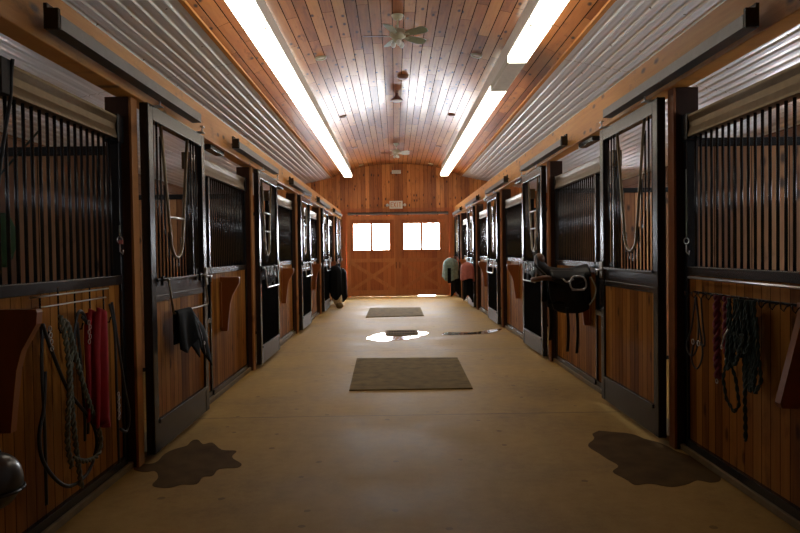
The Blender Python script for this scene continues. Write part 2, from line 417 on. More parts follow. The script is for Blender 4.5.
# end doors
def end_door(n, x0, x1, wx0, wx1):
    d = bpy.data.objects.new('door_%d' % n, None); C.objects.link(d); d.location = ((x0+x1)/2, D-.06, 0); struct(d)
    ox = (x0+x1)/2; zt = 2.72; zb = .035; wz0, wz1 = 1.56, 2.46
    def bx(m, a, b2, c, d2, e, f2, ch=.0): m.box(a-ox, b2-ox, c, d2, e, f2, ch)
    p = MB()
    bx(p, x0, x1, -.02, .02, zb, wz0); bx(p, x0, x1, -.02, .02, wz1, zt); bx(p, x0, wx0, -.02, .02, wz0, wz1); bx(p, wx1, x1, -.02, .02, wz0, wz1)
    p.build('board_panel', 'enddoor', d)
    fr = MB(); w = .12
    for a, b2, e, f2 in ((x0, x0+w, zb, zt), (x1-w, x1, zb, zt), (x0+w, x1-w, zb, zb+.18), (x0+w, x1-w, 1.16, 1.28), (x0+w, x1-w, zt-.14, zt)):
        bx(fr, a, b2, -.045, -.02, e, f2, .004)
    fr.build('door_frame', 'doortrim', d)
    # crossbuck
    cb = MB(); ax, bx_, az, bz = x0+w-ox, x1-w-ox, zb+.18, 1.16
    for (p0, p1, off) in (((ax, az), (bx_, bz), 0), ((ax, bz), (bx_, az), .002)):
        v = Vector((p1[0]-p0[0], p1[1]-p0[1])).normalized(); nn = Vector((-v.y, v.x))*.055
        cb.prism([(p0[0]+nn.x, p0[1]+nn.y), (p1[0]+nn.x, p1[1]+nn.y), (p1[0]-nn.x, p1[1]-nn.y), (p0[0]-nn.x, p0[1]-nn.y)], 'y', -.043+off, -.021)
    cb.build('crossbuck', 'doortrim', d)
    wf = MB(); t = .045
    bx(wf, wx0-t, wx0+.02, -.05, .02, wz0-t, wz1+t, .003); bx(wf, wx1-.02, wx1+t, -.05, .02, wz0-t, wz1+t, .003)
    bx(wf, wx0, wx1, -.05, .02, wz0-t, wz0+.02, .003); bx(wf, wx0, wx1, -.05, .02, wz1-.02, wz1+t, .003)
    xm = (wx0+wx1)/2; bx(wf, xm-.04, xm+.04, -.03, .015, wz0, wz1)
    w_ = wf.build('window_frame', 'enddoor', d)
    g_ = MB(); bx(g_, wx0+.02, wx1-.02, -.004, .004, wz0+.02, wz1-.02); g_.build('pane', 'glass', w_)
    hx = x1-.06-ox if n == 1 else x0+.06-ox
    h = MB(); h.tube([(hx, -.045, .95), (hx, -.09, .97), (hx, -.09, 1.13), (hx, -.045, 1.15)], .009); h.build('handle', 'black', d)
    # rollers up to the track
    for rx in (x0+.35-ox, x1-.35-ox):
        MB().box(rx-.02, rx+.02, -.04, -.03, zt-.1, zt+.1).build('hanger', 'black', d)
end_door(1, -1.62, .088, -1.41, -.17); end_door(2, .092, 1.80, .28, 1.51)
struct(MB().box(.06, .12, D-.03, D-.005, .03, 2.7).build('door_seam_light_block', 'enddoor'))  # added strip behind the doors, blocks daylight through their meeting gap
struct(MB().box(OX0, .75, D, D+.14, -.01, .04).build('sill_light_block_left', 'black')); struct(MB().box(1.35, OX1, D, D+.14, -.01, .04).build('sill_light_block_right', 'black'))  # added black blocks stop daylight under the doors, opening left for a sliver
tk = MB().prism([(0, 0), (-.10, 0), (-.10, .05), (-.05, .09), (0, .09)], 'x', -1.58, 1.80)
o = tk.build('trim_3', 'track'); o.location = (0, D-.005, 2.745); struct(o)
struct(MB().box(-1.75, 1.95, D-.025, D, 2.85, 2.97, .005).build('trim_4', 'enddoor'))
struct(MB().box(-1.76, -1.64, D-.025, D, 0, 2.85, .005).build('trim_5', 'enddoor')); struct(MB().box(1.83, 1.95, D-.025, D, 0, 2.85, .005).build('trim_6', 'enddoor'))
# snowy yard outside
struct(MB().box(-25, 25, D+.14, D+60, -.3, -.02).build('ground', 'snow'))

# ------------------------------------------------------------------ headers, curbs, posts
struct(MB().box(-1.94, -1.80, YB, D, 2.61, 2.90, .006).build('trim_7', 'beam'))
struct(MB().box(2.03, 2.17, YB, D, 2.68, 3.00, .006).build('trim_8', 'beam'))
struct(MB().box(-2.08, -1.87, YB, D, 0, .045, .006).build('baseboard_left', 'conc2'))
struct(MB().box(2.10, 2.31, YB, D, 0, .045, .006).build('baseboard_right', 'conc2'))

ORD = ['nearest', 'second', 'third', 'fourth', 'farthest']
SIDE = {'L': dict(n='left', x=XL, sg=1, y0=4.673, P=3.737, beam=2.61, top=2.60, out=XOL, postx=-1.83, beamx=-.04),
        'R': dict(n='right', x=XR, sg=-1, y0=4.885, P=3.86, beam=2.68, top=2.64, out=XOR, postx=2.06, beamx=-.04)}
W = 1.37
def yoke_curve(y0, y1, zt, zb, bow=.0):
    """U of tube hanging from the top rail"""
    pts = []; yc = (y0+y1)/2; w1 = .145
    top = (y1-y0)/2
    for k in range(9):
        t = k/8; pts.append((yc - (top + (w1-top)*t), zt + (zb+.17-zt)*t))
    for k in range(1, 9):
        a = PI + PI*k/9; pts.append((yc + w1*math.cos(a), zb+.16 + .16*math.sin(a)))
    for k in range(9):
        t = 1-k/8; pts.append((yc + (top + (w1-top)*t), zt + (zb+.17-zt)*t))
    return pts
def make_door(S, k):
    sg = S['sg']; zt = S['top']; wood_low = (k == 0)
    root = empty('stall_door', (S['x'], S['y0']+k*S['P'], 0), '', 'door', 'sliding stall doors with drop yokes')
    X = lambda a: sg*a
    T = -.065; Y1 = W
    fr = MB(); sw = .095
    fr.box(X(T), 0, 0, sw, .05, zt, .006); fr.box(X(T), 0, Y1-sw, Y1, .05, zt, .006)
    fr.box(X(T), 0, sw-.002, Y1-sw+.002, zt-.11, zt-.001, .005)
    fr.box(X(T+.01), X(-.008), sw-.002, Y1-sw+.002, 1.15, 1.20, .003)
    fr.build('frame', 'black', root)
    r = MB(); r.box(X(T+.012), X(-.012), sw, Y1-sw, 1.20, 1.31)
    r.box(X(T), X(.012), sw, Y1-sw, 1.305, 1.325, .003)
    part_label(r.build('middle_rail', 'black' if 1 else 'chan', root), 'black steel rail across the middle of the door')
    kb = MB(); kb.box(X(T+.005), X(-.004), sw-.002, Y1-sw+.002, .05, .26, .004); kb.box(X(T), X(.01), sw, Y1-sw, .255, .285, .003)
    kb.build('bottom_rail', 'track' if k else 'black', root)
    ge = MB(); ge.box(X(T), X(-.02), Y1-.01, Y1+.035, .05, .16, .006); ge.build('floor_guide', 'black', root)
    lp = MB(); lp.box(X(-.05), X(-.02), sw-.01, Y1-sw+.01, .26, 1.16)
    part_label(lp.build('lower_panel', 'boards' if wood_low else 'blackpanel', root), 'lower panel of upright wooden boards' if wood_low else 'plain black lower panel')
    # grille and yoke
    ya, yb = .30, .93; zb = 1.48; yc = yoke_curve(ya, yb, zt-.11, zb)
    def yz(y):
        z = None
        for (a, za), (b2, zb2) in zip(yc, yc[1:]):
            if min(a, b2) <= y <= max(a, b2) and abs(a-b2) > 1e-6:
                q = za + (zb2-za)*(y-a)/(b2-a); z = q if z is None else min(z, q)
        return z
    nb = 15
    bars = []
    for i in range(1, nb+1):
        y = sw + (Y1-2*sw)*i/(nb+1); zz = yz(y)
        bars.append((y, zz if zz else zt-.11))
    xb = X(-.032)
    if k <= 2:
        for y, z1 in bars:
            MB().tube([(xb, y, 1.325), (xb, y, z1)], .0085, 8).build('bar', 'black', root)
    else:
        g = MB()
        for y, z1 in bars: g.tube([(xb, y, 1.325), (xb, y, z1)], .0085, 6)
        g.build('grille', 'black', root)
    MB().tube([(X(-.02), y, z) for y, z in yc], .013, 10).build('yoke', 'steel' if 0 else 'chan', root)
    ym = (ya+yb)/2
    def uw(z):
        ys = [a + (b2-a)*(z-za)/(zb2-za) for (a, za), (b2, zb2) in zip(yc, yc[1:]) if min(za, zb2) <= z <= max(za, zb2) and abs(za-zb2) > 1e-6]
        return min(ys), max(ys)
    for z in ((1.80,) if (k == 0 and sg == 1) else () if k == 0 else (2.06, 1.81)):
        a, b2 = uw(z); MB().tube([(X(-.02), a, z), (X(-.02), b2, z)], .010, 8).build('crossbar', 'steel', root)
    # hangers to the track
    for y in (.16, Y1-.16):
        h = MB(); h.box(X(-.045), X(.045), y-.04, y+.04, zt, zt+.008, .002); h.tube([(X(.03), y, zt), (X(.03), y, zt+.055)], .008, 8)
        h.box(X(.02), X(.045), y-.03, y+.03, zt+.047, zt+.06); h.build('hanger', 'steel', root)
    # latch
    l = MB(); l.box(X(.0), X(.014), Y1-.085, Y1-.01, 1.22, 1.38, .003)
    lo = l.build('latch', 'chan', root)
    MB().tube([(X(.03), Y1-.09, 1.30), (X(.03), Y1+.05, 1.30)], .009, 8).tube([(X(.012), Y1-.06, 1.30), (X(.05), Y1-.06, 1.30), (X(.055), Y1-.06, 1.25)], .007, 8).build('bolt', 'steel', lo)
    return root
def make_track(S, k):
    sg = S['sg']; y0 = S['y0']+k*S['P']; zt = S['top']; z0 = zt+.062
    zt2 = z0+.085
    xw = S['x']+.0
    a0 = -.035; a1 = .09
    root = empty('door_track', (S['x'], y0, z0), '', 'door track', 'sliding door track covers on the header beams')
    xs = sg*.015; xe = sg*.092
    p = MB()
    p.prism([(xs, -.02), (xe, -.015), (xe, .055), (xs+sg*.02, .085), (xs, .085), (xs, .07), (xe-sg*.012, .045), (xe-sg*.012, -.003), (xs, -.006)][::1], 'y', -1.375, .98)
    p.build('cover', 'track', root)
    e = MB(); e.box(xs, xe-sg*.002, -1.40, -1.375, -.02, .085, .003); e.box(xs, xs+sg*.02, -1.40, -1.31, .08, .11, .002)
    part_label(e.build('end_stop', 'black', root), 'black end stop of the track')
    MB().box(sg*.03, sg*.05, -1.36, .96, .0, .012).build('rail', 'black', root)
    for yb_ in (-1.2, -.3, .7): MB().box(sg*(S['beamx']), xs+sg*.004, yb_, yb_+.04, .05, .068).build('mount', 'black', root)
    return root
def make_panel(S, k, ya, yb):
    """fixed stall front in a bay; from just beyond the door to the next post"""
    sg = S['sg']; n = S['n']; L = yb-ya
    root = empty('stall_front_panel', (S['x']-sg*.17, ya, 0), '', 'stall front', 'barred stall fronts between the sliding doors')
    X = lambda a: sg*a; T = .03; ys = .56
    fr = MB()
    fr.box(X(-T), X(T), 0, .05, .045, 2.30, .004); fr.box(X(-T), X(T), ys, ys+.045, .045, 2.30, .004)
    fr.box(X(-T), X(T), L-.05, L, .045, 2.30, .004)
    fr.box(X(-T), X(T+.012), ys+.04, L-.04, .045, .10, .003); fr.box(X(-T), X(T), .04, ys+.01, .045, .10, .003)
    fr.box(X(-T), X(T+.004), ys+.04, L-.04, 1.30, 1.365, .004); fr.box(X(-T), X(T), .04, ys+.01, 1.30, 1.365, .004)
    fr.box(X(-T), X(T), .04, ys+.01, .80, .85, .003)
    fr.build('frame', 'black', root)
    tr = MB()
    tr.prism([(X(-.045), 2.30), (X(.045), 2.30), (X(.045), 2.315), (X(.034), 2.36), (X(.034), 2.40), (X(.045), 2.44), (X(.045), 2.455), (X(-.045), 2.455)], 'y', -.02, L-.1)
    part_label(tr.build('top_channel', 'chan', root), 'dull metal channel along the top')
    jb = MB(); jb.box(X(-.05), X(.05), L-.10, L, 2.28, 2.47, .004); jb.build('channel_end', 'black', root)
    w = MB(); w.box(X(-.015), X(.012), ys+.04, L-.045, .09, 1.31)
    part_label(w.build('board_panel', 'boards', root), 'upright wooden boards below the bars')
    w = MB(); w.box(X(-.015), X(.012), .045, ys+.005, .09, .81); w.build('board_panel', 'boards', root)
    fd = MB(); fd.box(X(-.01), X(.005), .055, ys-.01, .86, 1.29); fd.box(X(.004), X(.02), .1, ys-.06, .90, 1.25, .003)
    fo = fd.build('feed_hatch', 'black', root)
    MB().tube([(X(.01), .10, .93), (X(.04), .10, .93), (X(.04), .17, .93), (X(.01), .17, .93)], .008).build('hatch_latch', 'steel', fo)
    ybars = []
    nb = max(2, round((ys-.09)/.075)); ybars += [.05 + (ys-.05)*i/(nb) for i in range(1, nb)]
    nb = round((L-ys-.1)/.077); ybars += [ys+.045 + (L-.05-ys-.045)*i/nb for i in range(1, nb)]
    if k <= 1:
        for y in ybars: MB().tube([(0, y, 1.36), (0, y, 2.31)], .0095, 8).build('bar', 'black', root)
    else:
        g = MB()
        for y in ybars: g.tube([(0, y, 1.36), (0, y, 2.31)], .0095, 6)
        g.build('grille', 'black', root)
    return root
def make_post(S, y, k):
    sg = S['sg']; x = S['postx']
    root = empty('stall_post', (x, y, 0), '', 'post', 'timber posts under the header beams')
    m = MB(); m.box(-sg*.02, -sg*.185, 0, .10, 0, S['beam'], .004); m.build('timber', 'darkpost', root)
    m = MB(); m.box(0, -sg*.02, 0, .10, 0, S['beam'], .003); part_label(m.build('face_board', 'post', root), 'amber board on the aisle face of the post')
    m = MB()
    for z in (.35, 1.25, 2.2): MB().lathe([(.001, -.012), (.010, -.012), (.012, -.004), (.012, 0)], (-sg*.09, 0, z), 8, 'y').build('bolt_head', 'black', root)
    return root
def make_partition(S, y, k):
    sg = S['sg']; x0 = S['postx'] - sg*.19; x1 = S['out']
    root = empty('stall_partition', (x0, y, 0), '', 'partition', 'board partitions between neighbouring stalls')
    L = x1-x0
    dz = .03 if sg == 1 else .07
    MB().box(0, L, -.02, .02, .02, 2.19+dz).build('board_panel', 'partboards', root)
    m = MB(); m.box(0, L, -.03, .03, 2.18+dz, 2.245+dz, .004); m.box(0, L, -.03, .03, 0, .05)
    part_label(m.build('steel_cap', 'black', root), 'black steel cap along the top edge')
    return root
DOORS = {}
for key in ('L', 'R'):
    S = SIDE[key]; n = S['n']; other = 'left' if n == 'left' else 'right'
    for k in range(-1, 5):
        y0 = S['y0']+k*S['P']
        if k >= 0:
            d = make_door(S, k); DOORS[key, k] = d
            low = 'wood-boarded lower half' if k == 0 else 'black lower half'
            d['label'] = '%s sliding stall door on the %s of the aisle, %s' % (ORD[k], n, low)
            t = make_track(S, k)
            t['label'] = 'grey sliding door track cover above the %s stall door on the %s' % (ORD[k], n)
            p = make_post(S, y0-.125, k)
            p['label'] = 'timber post just before the %s sliding door on the %s' % (ORD[k], n)
            q = make_partition(S, y0-.06, k)
            q['label'] = 'board partition with steel cap behind the post of the %s %s stall door' % (ORD[k], n)
        ya = y0+W+.02; yb = y0+S['P']-.135
        if k == 4: yb = min(yb, D-.02)
        if k == 4 and key == 'R': continue
        if k == 4 and yb-ya < .3: continue
        pn = make_panel(S, k, ya, yb) if yb-ya > .8 else None
        if pn:
            pn['label'] = ('barred stall front with hanging tack before the nearest %s door' % n) if k < 0 else 'barred stall front just beyond the %s stall door on the %s' % (ORD[k], n)
        if k >= 0 and k < 3:
            yy = y0+1.85; zz = S['beam']
            br = MB().box(-.045, .045, 0, .5, -.05, -.001, .003).build('beam_plate', 'black', None, (S['postx']-S['sg']*.05, yy, zz))
            tag(br, 'short black plate under the header beam beyond the %s door on the %s' % (ORD[k], n), 'bracket', 'black plates under the header beams')

# ------------------------------------------------------------------ fluorescent strips
ys = [-1.5, 1.4, 4.35, 7.05, 9.9, 12.7, 15.45, 18.2, 20.95]
names = ['', '', 'nearest in view', 'second', 'third', 'fourth', 'fifth', 'farthest']
for side, xc in (('left', -1.485), ('right', 1.62)):
    sgn = -1 if side == 'left' else 1
    tilt = -sgn*0  # diffusers hang level
    segs = [(5.85, 7.05)] + [(ys[i], ys[i+1]) for i in range(3, len(ys)-1)]
    if side == 'right': segs[1:2] = [(7.05, 8.45), (8.45, 9.9)]
    for i, (ya_, yb_) in enumerate(segs):
        unlit = side == 'right' and i == 2
        y0, y1 = ya_+.003, yb_-.003; zc = 3.93; w = .124
        ordn = ['nearest', 'second', 'third', 'fourth', 'fifth', 'sixth', 'farthest'][i] if i < len(segs)-1 else 'farthest'
        root = empty('ceiling_light', (xc, (y0+y1)/2, zc), '%s%s fluorescent strip light in the %s ceiling row' % (ordn, ' (unlit grey)' if unlit else '', side), 'ceiling light', 'fluorescent strips under the vaulted ceiling')
        h = (y1-y0)/2
        zi = zv(xc)-zc-.0
        b_ = MB(); b_.prism([(-w*.8, .105), (w*.8, .105), (w*.7, zv(xc+w*.7)-zc-.002), (-w*.7, zv(xc-w*.7)-zc-.002)], 'y', -h, h); b_.build('housing', 'white', root)
        df = MB(); df.prism([(-w*.9, .105), (-w, .09), (-w, .012), (-w*.85, 0), (w*.85, 0), (w, .012), (w, .09), (w*.9, .105)], 'y', -h+.012, h-.012); df.build('diffuser', 'offlens' if unlit else 'fluo', root)
        for e0 in (-h, h-.012): MB().box(-w-.002, w+.002, e0, e0+.012, -.002, .107).build('end_cap', 'cream', root)

# ------------------------------------------------------------------ ceiling fans
def fan(y, label, z_top=4.44):
    root = empty('ceiling_fan', (.07, y, 0), label, 'ceiling fan', 'ceiling fans on the ridge')
    MB().lathe([(.02, z_top-.06), (.05, z_top-.05), (.075, z_top-.01), (.075, z_top)], n=20).build('canopy', 'cream', root)
    MB().lathe([(.013, 4.26), (.013, z_top-.05)], n=10).build('downrod', 'cream', root)
    MB().lathe([(.03, 4.27), (.09, 4.255), (.105, 4.22), (.10, 4.18), (.07, 4.155), (.045, 4.14)], n=24).build('motor', 'cream', root)
    lk = MB().lathe([(.045, 4.14), (.05, 4.12), (.04, 4.10), (.02, 4.095)], n=16).build('light_kit', 'cream', root)
    for a in (40, 160, 280):
        a = math.radians(a); c = (.06*math.cos(a), .06*math.sin(a), 4.085)
        MB().ellipsoid(c, (.032, .032, .04), 12, 8).build('glass_shade', 'white', lk)
    for i, a in enumerate((180, 108, 36, -36, -108)):
        R_ = Matrix.Rotation(math.radians(a), 4, 'Z') @ Matrix.Rotation(math.radians(-15), 4, 'X')
        m = MB(); outl = [(.13, -.035), (.20, -.055), (.36, -.068), (.42, -.05), (.435, 0), (.42, .05), (.36, .068), (.20, .055), (.13, .035)]
        m.prism(outl, 'z', -.004, .004)
        m.v = [tuple((R_ @ Vector(v)) + Vector((0, 0, 4.185))) for v in m.v]
        bl = m.build('blade', 'bladew' if a == 180 else 'blade', root)
        m = MB(); m.box(.08, .17, -.016, .016, -.010, -.004); m.v = [tuple((R_ @ Vector(v)) + Vector((0, 0, 4.185))) for v in m.v]
        m.build('blade_arm', 'cream', bl)
fan(8.1, 'ceiling fan nearest the camera on the wooden vault')
fan(17.6, 'ceiling fan farther down the vault near the end wall')
# spots
def spot(x, y, mat, label, r=.085, lit=False):
    z = zv(x)
    root = empty('recessed_light', (x, y, z), label, 'recessed light', 'round fixtures let into the vault')
    root.rotation_euler.y = math.atan(2*.42*(x-CX)/((XWR-XWL)/2)**2)
    MB().lathe([(r*.68, -.004), (r*.72, -.02), (r*.9, -.022), (r, -.006), (r, .004), (r*.68, .004)], n=28).build('trim_ring', mat, root)
    MB().lathe([(.001, -.006), (r*.5, -.010), (r*.68, -.004), (r*.68, .002), (.001, .002)], n=24).build('lens', 'white' if lit else 'brownrim', root)
for (x, y, mt, wh) in ((-1.05, 9.56, 'cream', 'nearest'), (-1.06, 13.66, 'brownrim', 'second'), (-1.07, 17.7, 'brownrim', 'third'), (-1.08, 21.2, 'cream', 'farthest')):
    spot(x, y, mt, '%s round recessed light in the left slope of the vault' % wh, lit=mt == 'cream')
    spot(x+2.28, y-.05, mt, '%s round recessed light in the right slope of the vault' % wh, lit=mt == 'cream')
o = MB().lathe([(.09, 0), (.09, -.03), (.075, -.05), (.001, -.052)], n=24).build('smoke_detector', 'brownrim', None, (.17, 10.9, zv(.17)+.001))
tag(o, 'round brown disc fixture on the vault between the two ceiling fans', 'ceiling fixture')
root = empty('pendant_fixture', (.07, 12.1, 4.45), 'dark conical fixture with pale underside on the ridge beyond the brown disc', 'ceiling fixture')
MB().lathe([(.025, -.0), (.03, -.04), (.12, -.13), (.125, -.14), (.11, -.14)], n=24).build('cone', 'brownrim', root)
MB().lathe([(.11, -.138), (.08, -.15), (.001, -.155), (.001, -.138)], n=24).build('lens', 'white', root)
# vent box and exit sign on the end wall
root = empty('wall_vent', (.075, D-.002, 4.19), 'small white slatted box high on the end wall', 'vent')
MB().box(-.15, .15, -.05, 0, -.06, .05, .005).build('case', 'white', root)
mb = MB()
for i in range(4): mb.box(-.13, .13, -.056, -.05, -.045+i*.024, -.035+i*.024)
mb.build('slats', 'cream', root)
root = empty('exit_sign', (.05, D-.002, 3.07), 'exit sign with two lamp heads above the barn doors', 'exit sign')
MB().box(-.22, .22, -.06, 0, -.12, .14, .008).build('case', 'white', root)
mb = MB()
def strokes(cx, segs):
    for (x0, z0, x1, z1) in segs:
        v = Vector((x1-x0, z1-z0)).normalized(); nn = Vector((-v.y, v.x))*.011
        mb.prism([(cx+x0+nn.x, z0+nn.y), (cx+x1+nn.x, z1+nn.y), (cx+x1-nn.x, z1-nn.y), (cx+x0-nn.x, z0-nn.y)], 'y', -.066, -.059)
strokes(-.14, [(-.03, -.07, -.03, .09), (-.03, .08, .035, .08), (-.03, .01, .025, .01), (-.03, -.06, .035, -.06)])
strokes(-.045, [(-.035, -.07, .035, .09), (-.035, .09, .035, -.07)])
strokes(.045, [(0, -.07, 0, .09)])
strokes(.13, [(-.04, .08, .04, .08), (0, -.07, 0, .08)])
mb.build('lettering', 'signred', root)
for sx in (-1, 1):
    MB().lathe([(.001, -.05), (.045, -.05), (.05, -.02), (.03, .02), (.001, .025)], (sx*.29, -.06, .0), 16, 'y').tube([(sx*.22, -.03, .0), (sx*.29, -.05, 0)], .012).build('lamp_head', 'white', root)

# ------------------------------------------------------------------ floor mats, drain, wet patches
def slab(name, poly, z0, z1, mat, label, cat, group=None):
    o = MB().prism(poly, 'z', z0, z1).build(name, mat)
    bm = bmesh.new(); bm.from_mesh(o.data)
    bmesh.ops.bevel(bm, geom=[e for e in bm.edges], offset=.003, segments=1, affect='EDGES'); bm.to_mesh(o.data); bm.free()
    return tag(o, label, cat, group)
slab('floor_mat', [(-.52, 6.97), (.82, 6.97), (.85, 9.0), (-.56, 9.06)], .0005, .014, 'mat', 'large brown rubber mat in the aisle nearest the camera', 'mat', 'rubber mats in the aisle')
slab('floor_mat', [(-.70, 14.8), (.65, 14.95), (.65, 17.2), (-.70, 17.3)], .0005, .014, 'mat', 'brown rubber mat in the aisle beyond the drain puddle', 'mat', 'rubber mats in the aisle')
def blob(name, pts, z, mat, label, cat, rough=.06, n=90, seed=1, freq=5):
    rnd = random.Random(seed); ph = [rnd.uniform(0, 6.28) for _ in range(8)]
    sp = smoothpath(pts + [pts[0]], max(2, n//len(pts)))[:-1]; cx = sum(p.x for p in sp)/len(sp); cy = sum(p.y for p in sp)/len(sp); out = []
    for i, p in enumerate(sp):
        a = 2*PI*i/len(sp)
        k = 1 + rough*sum(math.sin(a*(freq*(j+1)) + ph[j])/(j+1) for j in range(5))
        out.append((cx+(p.x-cx)*k, cy+(p.y-cy)*k))
    return tag(MB().prism(out, 'z', .0004, z).build(name, mat), label, cat)
blob('wet_stain', [(x_, y_, 0) for x_, y_ in [(-1.89, 4.63), (-1.76, 4.64), (-1.76, 4.85), (-1.72, 4.97), (-1.66, 5.05), (-1.66, 5.18), (-1.62, 5.21), (-1.54, 5.09), (-1.48, 5.12), (-1.35, 4.93), (-1.23, 4.9), (-1.23, 4.75), (-1.12, 4.59), (-1.13, 4.51), (-1.25, 4.49), (-1.26, 4.35), (-1.32, 4.33), (-1.32, 4.2), (-1.41, 4.19), (-1.48, 4.14), (-1.6, 4.18), (-1.62, 4.33), (-1.69, 4.47), (-1.75, 4.45), (-1.85, 4.5)]], .002, 'damp', 'dark damp patch on the floor before the nearest left stall door', 'stain', .006, n=100, seed=3, freq=9)
blob('wet_stain', [(x_, y_, 0) for x_, y_ in [(1.66, 5.28), (1.75, 5.25), (1.89, 5.18), (1.94, 5.04), (2.01, 4.95), (2.04, 4.82), (2.05, 4.73), (2.1, 4.61), (2.13, 4.43), (2.1, 4.15), (2.0, 4.07), (1.93, 4.12), (1.85, 4.06), (1.72, 4.01), (1.61, 4.07), (1.5, 4.05), (1.48, 4.16), (1.44, 4.3), (1.52, 4.42), (1.49, 4.59), (1.47, 4.71), (1.45, 4.88), (1.55, 5.06), (1.58, 5.2)]], .002, 'damp', 'dark damp patch on the floor before the nearest right stall door', 'stain', .006, n=100, seed=4, freq=9)
blob('puddle', [(-.55, 11.3, 0), (-.3, 11.9, 0), (.0, 12.15, 0), (.35, 12.25, 0), (.58, 11.9, 0), (.40, 11.3, 0), (.05, 10.95, 0), (-.3, 10.85, 0)], .003, 'water', 'bright reflecting puddle of water around the floor drain', 'puddle', .04, seed=5)
blob('puddle', [(.82, 11.75, 0), (1.0, 11.9, 0), (1.4, 11.85, 0), (1.8, 12.2, 0), (2.02, 12.35, 0), (1.9, 12.0, 0), (1.6, 11.6, 0), (1.2, 11.52, 0), (.9, 11.5, 0)], .003, 'water', 'thin streak of water running from the drain to the right stalls', 'puddle', .02, seed=6)
root = empty('floor_drain', (.1, 11.87, 0), 'rectangular metal drain grate lying in the puddle', 'drain')
mb = MB(); X0, X1, Y0, Y1 = -.3, .3, -.36, .36
mb.box(X0, X1, Y0, Y0+.05, .003, .016); mb.box(X0, X1, Y1-.05, Y1, .003, .016); mb.box(X0, X0+.03, Y0, Y1, .003, .016); mb.box(X1-.03, X1, Y0, Y1, .003, .016)
mb.build('grate_frame', 'grate', root)
mb = MB()
for i in range(1, 12): mb.box(X0+i*.05-.008, X0+i*.05+.008, Y0+.05, Y1-.05, .004, .015)
mb.box(X0+.03, X1-.03, -.03, .03, .004, .0145); mb.build('grate_bars', 'grate', root)
MB().box(X0+.03, X1-.03, Y0+.05, Y1-.05, .003, .0045).build('sump', 'blackpanel', root)

# ------------------------------------------------------------------ wooden saddle racks
def rack(side, y, label):
    S = SIDE[side]; sg = S['sg']; x = S['x']-sg*.158+sg*.002
    root = empty('saddle_rack', (x, y, 0), label, 'saddle rack', 'wooden saddle racks on the stall fronts')
    th = .045
    if side == 'R' and y < 5: out = [(0, 1.22), (sg*.012, 1.22), (sg*.15, .68), (sg*.14, .655), (sg*.05, .65), (0, .82)]
    else: out = [(0, 1.25), (sg*.205, 1.25), (sg*.21, 1.235), (sg*.205, 1.18), (sg*.17, 1.12), (sg*.13, 1.05), (sg*.105, .96), (sg*.085, .80), (sg*.07, .66), (0, .66)]
    m = MB(); m.prism(out, 'y', -.024, .024); m.build('bracket', 'rack', root)
    m = MB(); m.box(-.004, sg*.018, -.05, .05, .70, 1.20, .003); m.build('back_plate', 'rack', root)
    return root
rows = {'L': [3.10, 7.08, 10.87, 14.9], 'R': [3.36, 7.12, 11.2, 15.1, 19.35]}
rows['L'].append(18.65)
nm = ['just inside the picture edge before the nearest door', 'beyond the nearest door', 'beyond the second door', 'beyond the third door', 'under the blankets near the end wall']
for key in 'LR':
    for i, y in enumerate(rows[key]):
        if key == 'R' and i == 1:
            lab = 'wooden saddle rack under the black saddle on the right'
        else: lab = 'red-brown wooden saddle rack on the %s, %s' % (SIDE[key]['n'], nm[i])
        rack(key, y, lab)

# ------------------------------------------------------------------ tack helpers
def hook_ring(mb, x, y, z, r=.015):
    mb.tube([(x, y+r*math.cos(a), z+r*math.sin(a)) for a in [i*PI/6 for i in range(13)]], .003, 6)
FX = -1.915   # wood face, left foreground panel
# left bridle rail
root = empty('bridle_rail', (FX, 3.38, 0), 'wire bridle rail on the boards, left foreground', 'tack rail')
mb = MB(); mb.tube([(0.006, 0, 1.285), (.05, 0, 1.29), (.055, .81, 1.29), (.006, .81, 1.285)], .0045); mb.tube([(.01, .04, 1.235), (.055, .04, 1.235), (.055, .77, 1.235), (.01, .77, 1.235)], .004)
mb.build('wires', 'steel', root)
for i in range(5):
    y = .03 + i*.185
    MB().tube([(.04, y, 1.33 if i in (1, 3) else 1.285), (.04, y, 1.10), (.05, y, 1.075), (.075, y, 1.075), (.085, y, 1.11)], .005).build('hook', 'black', root)
def strapthing(name, path, r, mat, label, cat, group=None, flat=1., n=8, loc=None):
    return tag(MB().tube(smoothpath(path), r, n, flat=flat).build(name, mat), label, cat, group)
x = FX+.055
def hang(base, path, r, mat, flat=1.): 
    return MB().tube(smoothpath([(x+dx, y, z) for dx, y, z in path]), r, 8, flat=flat)
# long black reins with a big loop
root = empty('black_reins', (x, 3.45, 1.12), 'long black reins hung in a big loop at the left rail', 'reins')
def rel(root, mb): mb.v = [(v[0]-root.location[0], v[1]-root.location[1], v[2]-root.location[2]) for v in mb.v]; return mb
rel(root, hang(0, [(.02, 3.46, 1.15), (.02, 3.44, .95), (.015, 3.46, .6), (.015, 3.46, .20)], .013, 'leather', .5)).build('strap', 'leather', root)
rel(root, hang(0, [(.03, 3.44, 1.15), (.03, 3.52, 1.0), (.035, 3.68, .75), (.04, 3.92, .52), (.04, 3.98, .36), (.04, 3.86, .23), (.04, 3.62, .24), (.035, 3.42, .42), (.03, 3.38, .58), (.025, 3.44, .72), (.02, 3.47, .9)], .011, 'leather', .8)).build('loop', 'leather', root)
mb = MB()
for i in range(4): hook_ring(mb, .035, .05+.005*i, .0-.035*i, .014)
mb.build('buckle_chain', 'steel', root)
